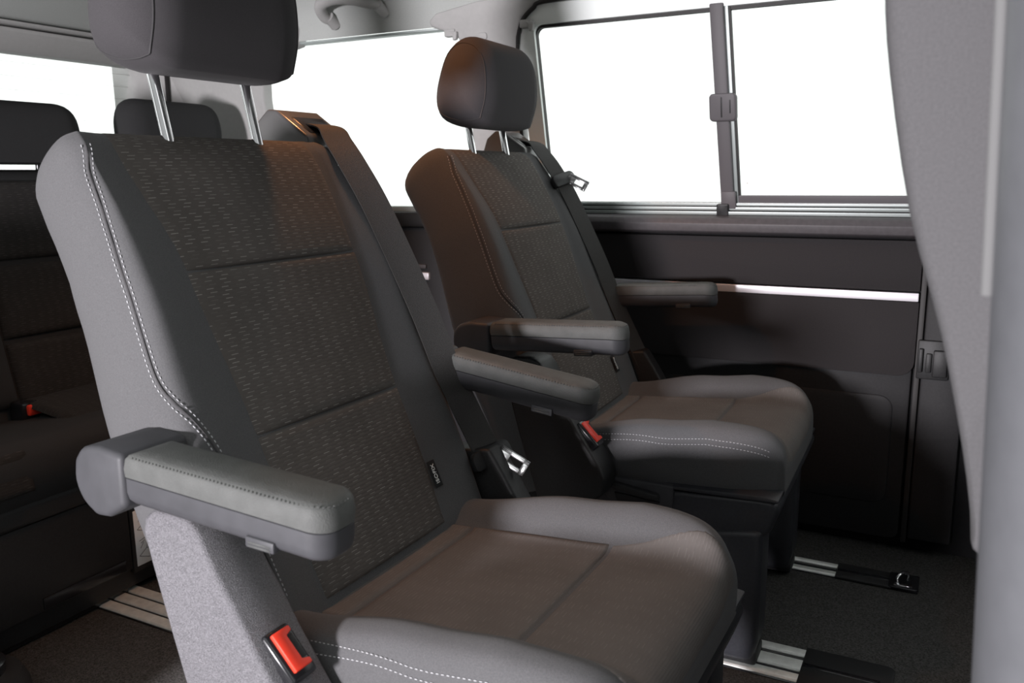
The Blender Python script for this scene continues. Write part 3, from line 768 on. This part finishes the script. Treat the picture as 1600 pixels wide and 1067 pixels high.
        P_ = arm_loft('pad', [(.0012, zt(.6274)), (-.0002, zt(.6284)), (-.0008, zt(.636)), (.0005, zt(.6455)), (.003, zt(.6492)), (.008, zt(.6512)), (.016, zt(.652))], 'pad')
        arm(prism('release_tab', [(.075, .606), (.108, .606), (.108, .5955), (.075, .5955)], 'y', ya-.002, ya+.02, 'shell', bevel=.002, mtx=Mx))
        for k in (0, 1): arm(prism('tab_rib', [(.079, .602-k*.003), (.104, .602-k*.003), (.104, .6005-k*.003), (.079, .6005-k*.003)], 'y', ya-.0028, ya, 'pad', bevel=0, mtx=Mx))
        pp = [Mx @ Vector(p) for p in ((-.07, ya+.0015, .648), (.05, ya+.0015, .6462), (.12, ya+.0015, .6452), (.148, ya+.006, .6444), (.157, ya+.016, .6435), (.1588, (ya+yb)/2, .643), (.157, yb-.016, .6435))]
        nr = [Vector((0, -.7, .7))]*3+[Vector((.5, -.5, .7))]*1+[Vector((.8, 0, .6))]*3
        c2 = cr([tuple(p) for p in pp], 8); n2 = []
        for k in range(len(c2)): n2.append(nr[min(6, k//8)])
        s_ = stitches('stitching', c2, n2, A, length=.003, gap=.0016, w=.0009, h=.0006, material='pad')
    # ---- side covers, left one carries the buckle
    cov = [(-.086, .565), (-.082, .580), (-.068, .590), (-.035, .592), (-.018, .587), (-.008, .576), (.010, .542), (.034, .507), (.054, .474), (.078, .440), (.096, .414), (.106, .392), (.104, .365), (.07, .335), (.02, .315), (-.02, .335), (-.045, .415), (-.064, .481), (-.078, .532)]
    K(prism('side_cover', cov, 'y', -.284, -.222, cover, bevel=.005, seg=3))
    K(prism('side_cover', [(x, z-.03) for x, z in cov if z < .56], 'y', .222, .262, 'dark', bevel=.005, seg=3))  # dark plastic paints in the shade between the two seats
    # ---- buckle
    Mb = Matrix.Translation((.065, -.254, .461)) @ Matrix.Rotation(math.radians(46), 4, 'Y') @ Matrix.Diagonal((.80, .88, .9, 1))
    bk = K(box('belt_buckle', (-.031, -.020, -.050), (.036, .017, .008), 'gloss', bevel=.0045, seg=3, mtx=Mb))
    sub(prism('buckle_button', [(-.026, -.013), (.026, -.013), (.026, .012), (.019, .012), (.016, .003), (-.016, .003), (-.019, .012), (-.026, .012)], 'z', .004, .0125, 'red', bevel=.0018, mtx=Mb), bk)
    sub(box('tongue_slot', (-.016, .003, .0065), (.016, .0125, .0088), 'dark', bevel=.0005, mtx=Mb), bk)
    # ---- belt: retractor housing, webbing and tongue
    ho = [(-.372, .90), (-.372, .945), (-.358, .985), (-.336, 1.002), (-.318, 1.0), (-.262, .962), (-.258, .945), (-.30, .90)]
    hs = K(prism('belt_housing', ho, 'y', .176, .268, 'housing', bevel=.004, seg=3))
    Ms = Matrix.Translation((-.285, .224, .9765)) @ Matrix.Rotation(math.radians(34), 4, 'Y')
    sub(box('belt_slot', (-.024, -.034, -.004), (.021, .036, .0022), 'gloss', bevel=.006, mtx=Ms), hs)
    cpts = [(-.300, .226, .980), (-.280, .226, .979), (-.256, .225, .972), (-.238, .217, .955), (-.208, .210, .922), (-.164, .212, .852), (-.098, .221, .714), (-.058, .228, .615), (-.020, .240, .53), (.004, .243, .482), (.02, .246, .44), (.03, .25, .38)]
    cc = cr(cpts, 7); sd, nm = [], []
    for k, p in enumerate(cc):
        t = (cc[min(k+1, len(cc)-1)]-cc[max(k-1, 0)]).normalized(); f = k/(len(cc)-1)
        w = Vector((.45, 1, 0)) if f > .3 else Vector((.45*f/.3, 1, 0))
        w = (w-t*w.dot(t)).normalized(); n = t.cross(w); n = n if n.x > 0 else -n; sd.append(w); nm.append(n)
    K(ribbon('belt_webbing', cc, sd, nm, .046, .0022, 'belt'))
    k = int(tongue_s*(len(cc)-1)); p, w, n = cc[k], sd[k], nm[k]; t = (cc[k+1]-cc[k-1]).normalized()
    R3 = Matrix((w, t, n)).transposed().to_4x4(); R3.translation = p+n*.004
    tg_ = K(prism('belt_tongue', [(x, y) for x, y in rrect(-.036, -.015, .036, .013, (.012, .012, .006, .006), 4)], 'z', -.006, .008, 'dark', bevel=.003, mtx=R3))
    ax_ = Vector((.9, .05, -.42)).normalized(); nz_ = Vector((-.25, -.8, .5)); nz_ = (nz_-ax_*nz_.dot(ax_)).normalized(); sx_ = ax_.cross(nz_)
    R4 = Matrix((sx_, ax_, nz_)).transposed().to_4x4(); R4.translation = p+n*.010+w*.012-t*.0+ax_*.004
    bm = bmesh.new()
    for lo, hi in (((-.0125, -.004, -.0012), (-.0048, .046, .0012)), ((.0048, -.004, -.0012), (.0125, .046, .0012)), ((-.0125, -.004, -.0012), (.0125, .015, .0012)), ((-.0125, .036, -.0012), (.0125, .046, .0012))): add_box(bm, lo, hi, .0008, 1, R4)
    sub(finish('tongue_plate', bm, 'steel'), tg_)
    K(tube('belt_anchor', [(.02, .262, .40), (.03, .25, .44), (.022, .235, .47)], .010, 'dark', seg=10))
    # ---- tag with lettering on the right edge of the insert
    sz = .497; ss_ = s_at_z(sz); y = lerp_table(WI, ss_)+.004; p, tg2, nn = spine(ss_)
    base = on_back(ss_, y, .004); R5 = Matrix((tg2, Vector((0, -1, 0)), nn)).transposed().to_4x4(); R5.translation = base
    lt = K(box('cloth_tag', (-.019, -.010, -.0005), (.019, .006, .0006), 'tag', bevel=.0003, mtx=R5)); lt['label'] = 'small black cloth tag lettered ISOFIX'
    sub(text_mesh('tag_lettering', 'ISOFIX', .0095, 'tagtext', None, R5 @ Matrix.Translation((0, -.002, .0009))), lt)
    # ---- base: pan, handle and pedestal feet
    pan = [(-.06, .352), (.35, .376), (.378, .376), (.386, .360), (.372, .318), (.34, .295), (.05, .285), (-.04, .30)]
    K(prism('seat_pan', pan, 'y', -.222, .222, 'pan', bevel=.012, seg=3))
    K(prism('pan_lip', [(.19, .377), (.355, .384), (.384, .380), (.384, .374), (.19, .371)], 'y', -.226, .226, 'pan', bevel=.003))
    K(prism('handle_recess', rrect(.085, .333, .21, .378, (.02, .012, .004, .016), 4), 'y', -.228, -.214, 'shell', bevel=.003))
    K(prism('slide_handle', [(.092, .374), (.185, .362), (.188, .353), (.170, .350), (.094, .364)], 'y', -.240, -.222, 'dark', bevel=.003))
    K(prism('handle_plate', [(.105, .352), (.188, .346), (.182, .337), (.110, .337)], 'y', -.231, -.226, 'doorplastic', bevel=.001))
    for sy in (-1, 1):
        K(prism('pedestal_foot', [(.268, .31), (.362, .325), (.362, .12), (.352, ZF+.012), (.288, ZF+.010), (.275, .13)], 'y', sy*.150, sy*.228, 'pan', bevel=.012, seg=3))
        K(prism('pedestal_foot', [(-.03, .31), (.05, .31), (.055, .12), (.045, ZF+.010), (-.03, ZF+.010), (-.04, .13)], 'y', sy*.150, sy*.228, 'dark', bevel=.012, seg=3))
        K(box('slide_shoe', (-.06, sy*.19-.03, ZF+.004), (.36, sy*.19+.03, ZF+.03), 'dark', bevel=.006))
    K(box('cross_tube', (.30, -.16, .27), (.34, .16, .31), 'gloss', bevel=.006))
    return T

make_seat((-.588, .800, 0), -.0194, 'large grey cloth captain seat in the foreground, black tag on its backrest', 'captain seats', 1.024, (-1.5, -6.5), .80)
make_seat((-.606, 1.563, 0), .0176, 'dark captain seat farther back, in front of the far door', 'captain seats', .995, (3.5, 4.5), .42, -.02, 'dark')  # left cover gets a darker plastic: shade on it is put into the colour

# ---------------------------------------------------------------- small fittings
def grab_handle():
    t = tag(empty('grab_handle', (-1.418, 1.84, 1.31)), 'pale arched grab handle on the headliner above the quarter window', 'handle')
    path = cr([(-1.482, 1.838, 1.302), (-1.488, 1.822, 1.306), (-1.484, 1.800, 1.320), (-1.468, 1.786, 1.333), (-1.426, 1.780, 1.340), (-1.378, 1.786, 1.336), (-1.346, 1.803, 1.327), (-1.320, 1.826, 1.319)], 6)
    rel(tube('grip', path, lambda f: .0125+.003*math.sin(math.pi*f), 'trim', seg=12), t)
    rel(tube('mount', [(-1.482, 1.856, 1.292), (-1.482, 1.826, 1.308)], .015, 'trim', seg=12), t)
    rel(tube('mount', [(-1.320, 1.850, 1.306), (-1.320, 1.818, 1.322)], .014, 'trim', seg=12), t)
grab_handle()
def hook(x, z, label, s=1):
    t = tag(empty('blind_hook', (x, yw(z)-.02, z)), label, 'hook')
    y = yw(z)-.012
    rel(box('base', (x-.014, y-.012, z-.008), (x+.016*s, y+.006, z+.010), 'trim', bevel=.003), t)
    rel(prism('tip', [(x+.004*s, z+.004), (x+.024*s, z+.002), (x+.022*s, z-.016), (x+.012*s, z-.018), (x+.012*s, z-.004)], 'y', y-.016, y-.004, 'trim', bevel=.002), t)
hook(-.925, 1.247, 'small pale blind hook at the upper corner of the door window')
hook(-1.132, 1.243, 'small pale blind hook where the quarter window meets the pillar')

def corner_foot():
    t = tag(empty('table_foot', (-1.30, .665, ZF)), 'black rounded plastic foot standing on the carpet in the lower left corner', 'foot')
    for nm, prof, m_ in (('base', [(.078, 0), (.080, .01), (.076, .05), (.066, .072), (.03, .078)], 'dark'), ('collar', [(.045, .076), (.046, .092), (.036, .098), (.01, .099)], 'gloss')):
        bm = bmesh.new(); add_rings(bm, [[Vector((-1.30+r*math.cos(2*math.pi*k/32), .665+r*math.sin(2*math.pi*k/32), ZF+z)) for k in range(32)] for r, z in prof]); rel(finish(nm, bm, m_, sharp=50), t)
corner_foot()

def dome_lamp():
    t = tag(empty('dome_lamp', (-.94, 1.12, 1.43)), 'warm interior lamp set in the roof lining behind the seats', 'lamp')
    rel(prism('housing', rrect(-1.01, 1.06, -.87, 1.18, .02, 4), 'z', 1.415, 1.445, 'trim', bevel=.004), t)
    rel(prism('lens', rrect(-.99, 1.08, -.89, 1.16, .012, 4), 'z', 1.410, 1.42, 'lens', bevel=.002), t)
    l = lamp('reading_light', 'SPOT', (-.94, 1.12, 1.395), (-.92, 1.22, .92), 6.5, (1, .40, .15), .02); l.data.spot_size = math.radians(118); l.data.spot_blend = .5
dome_lamp()
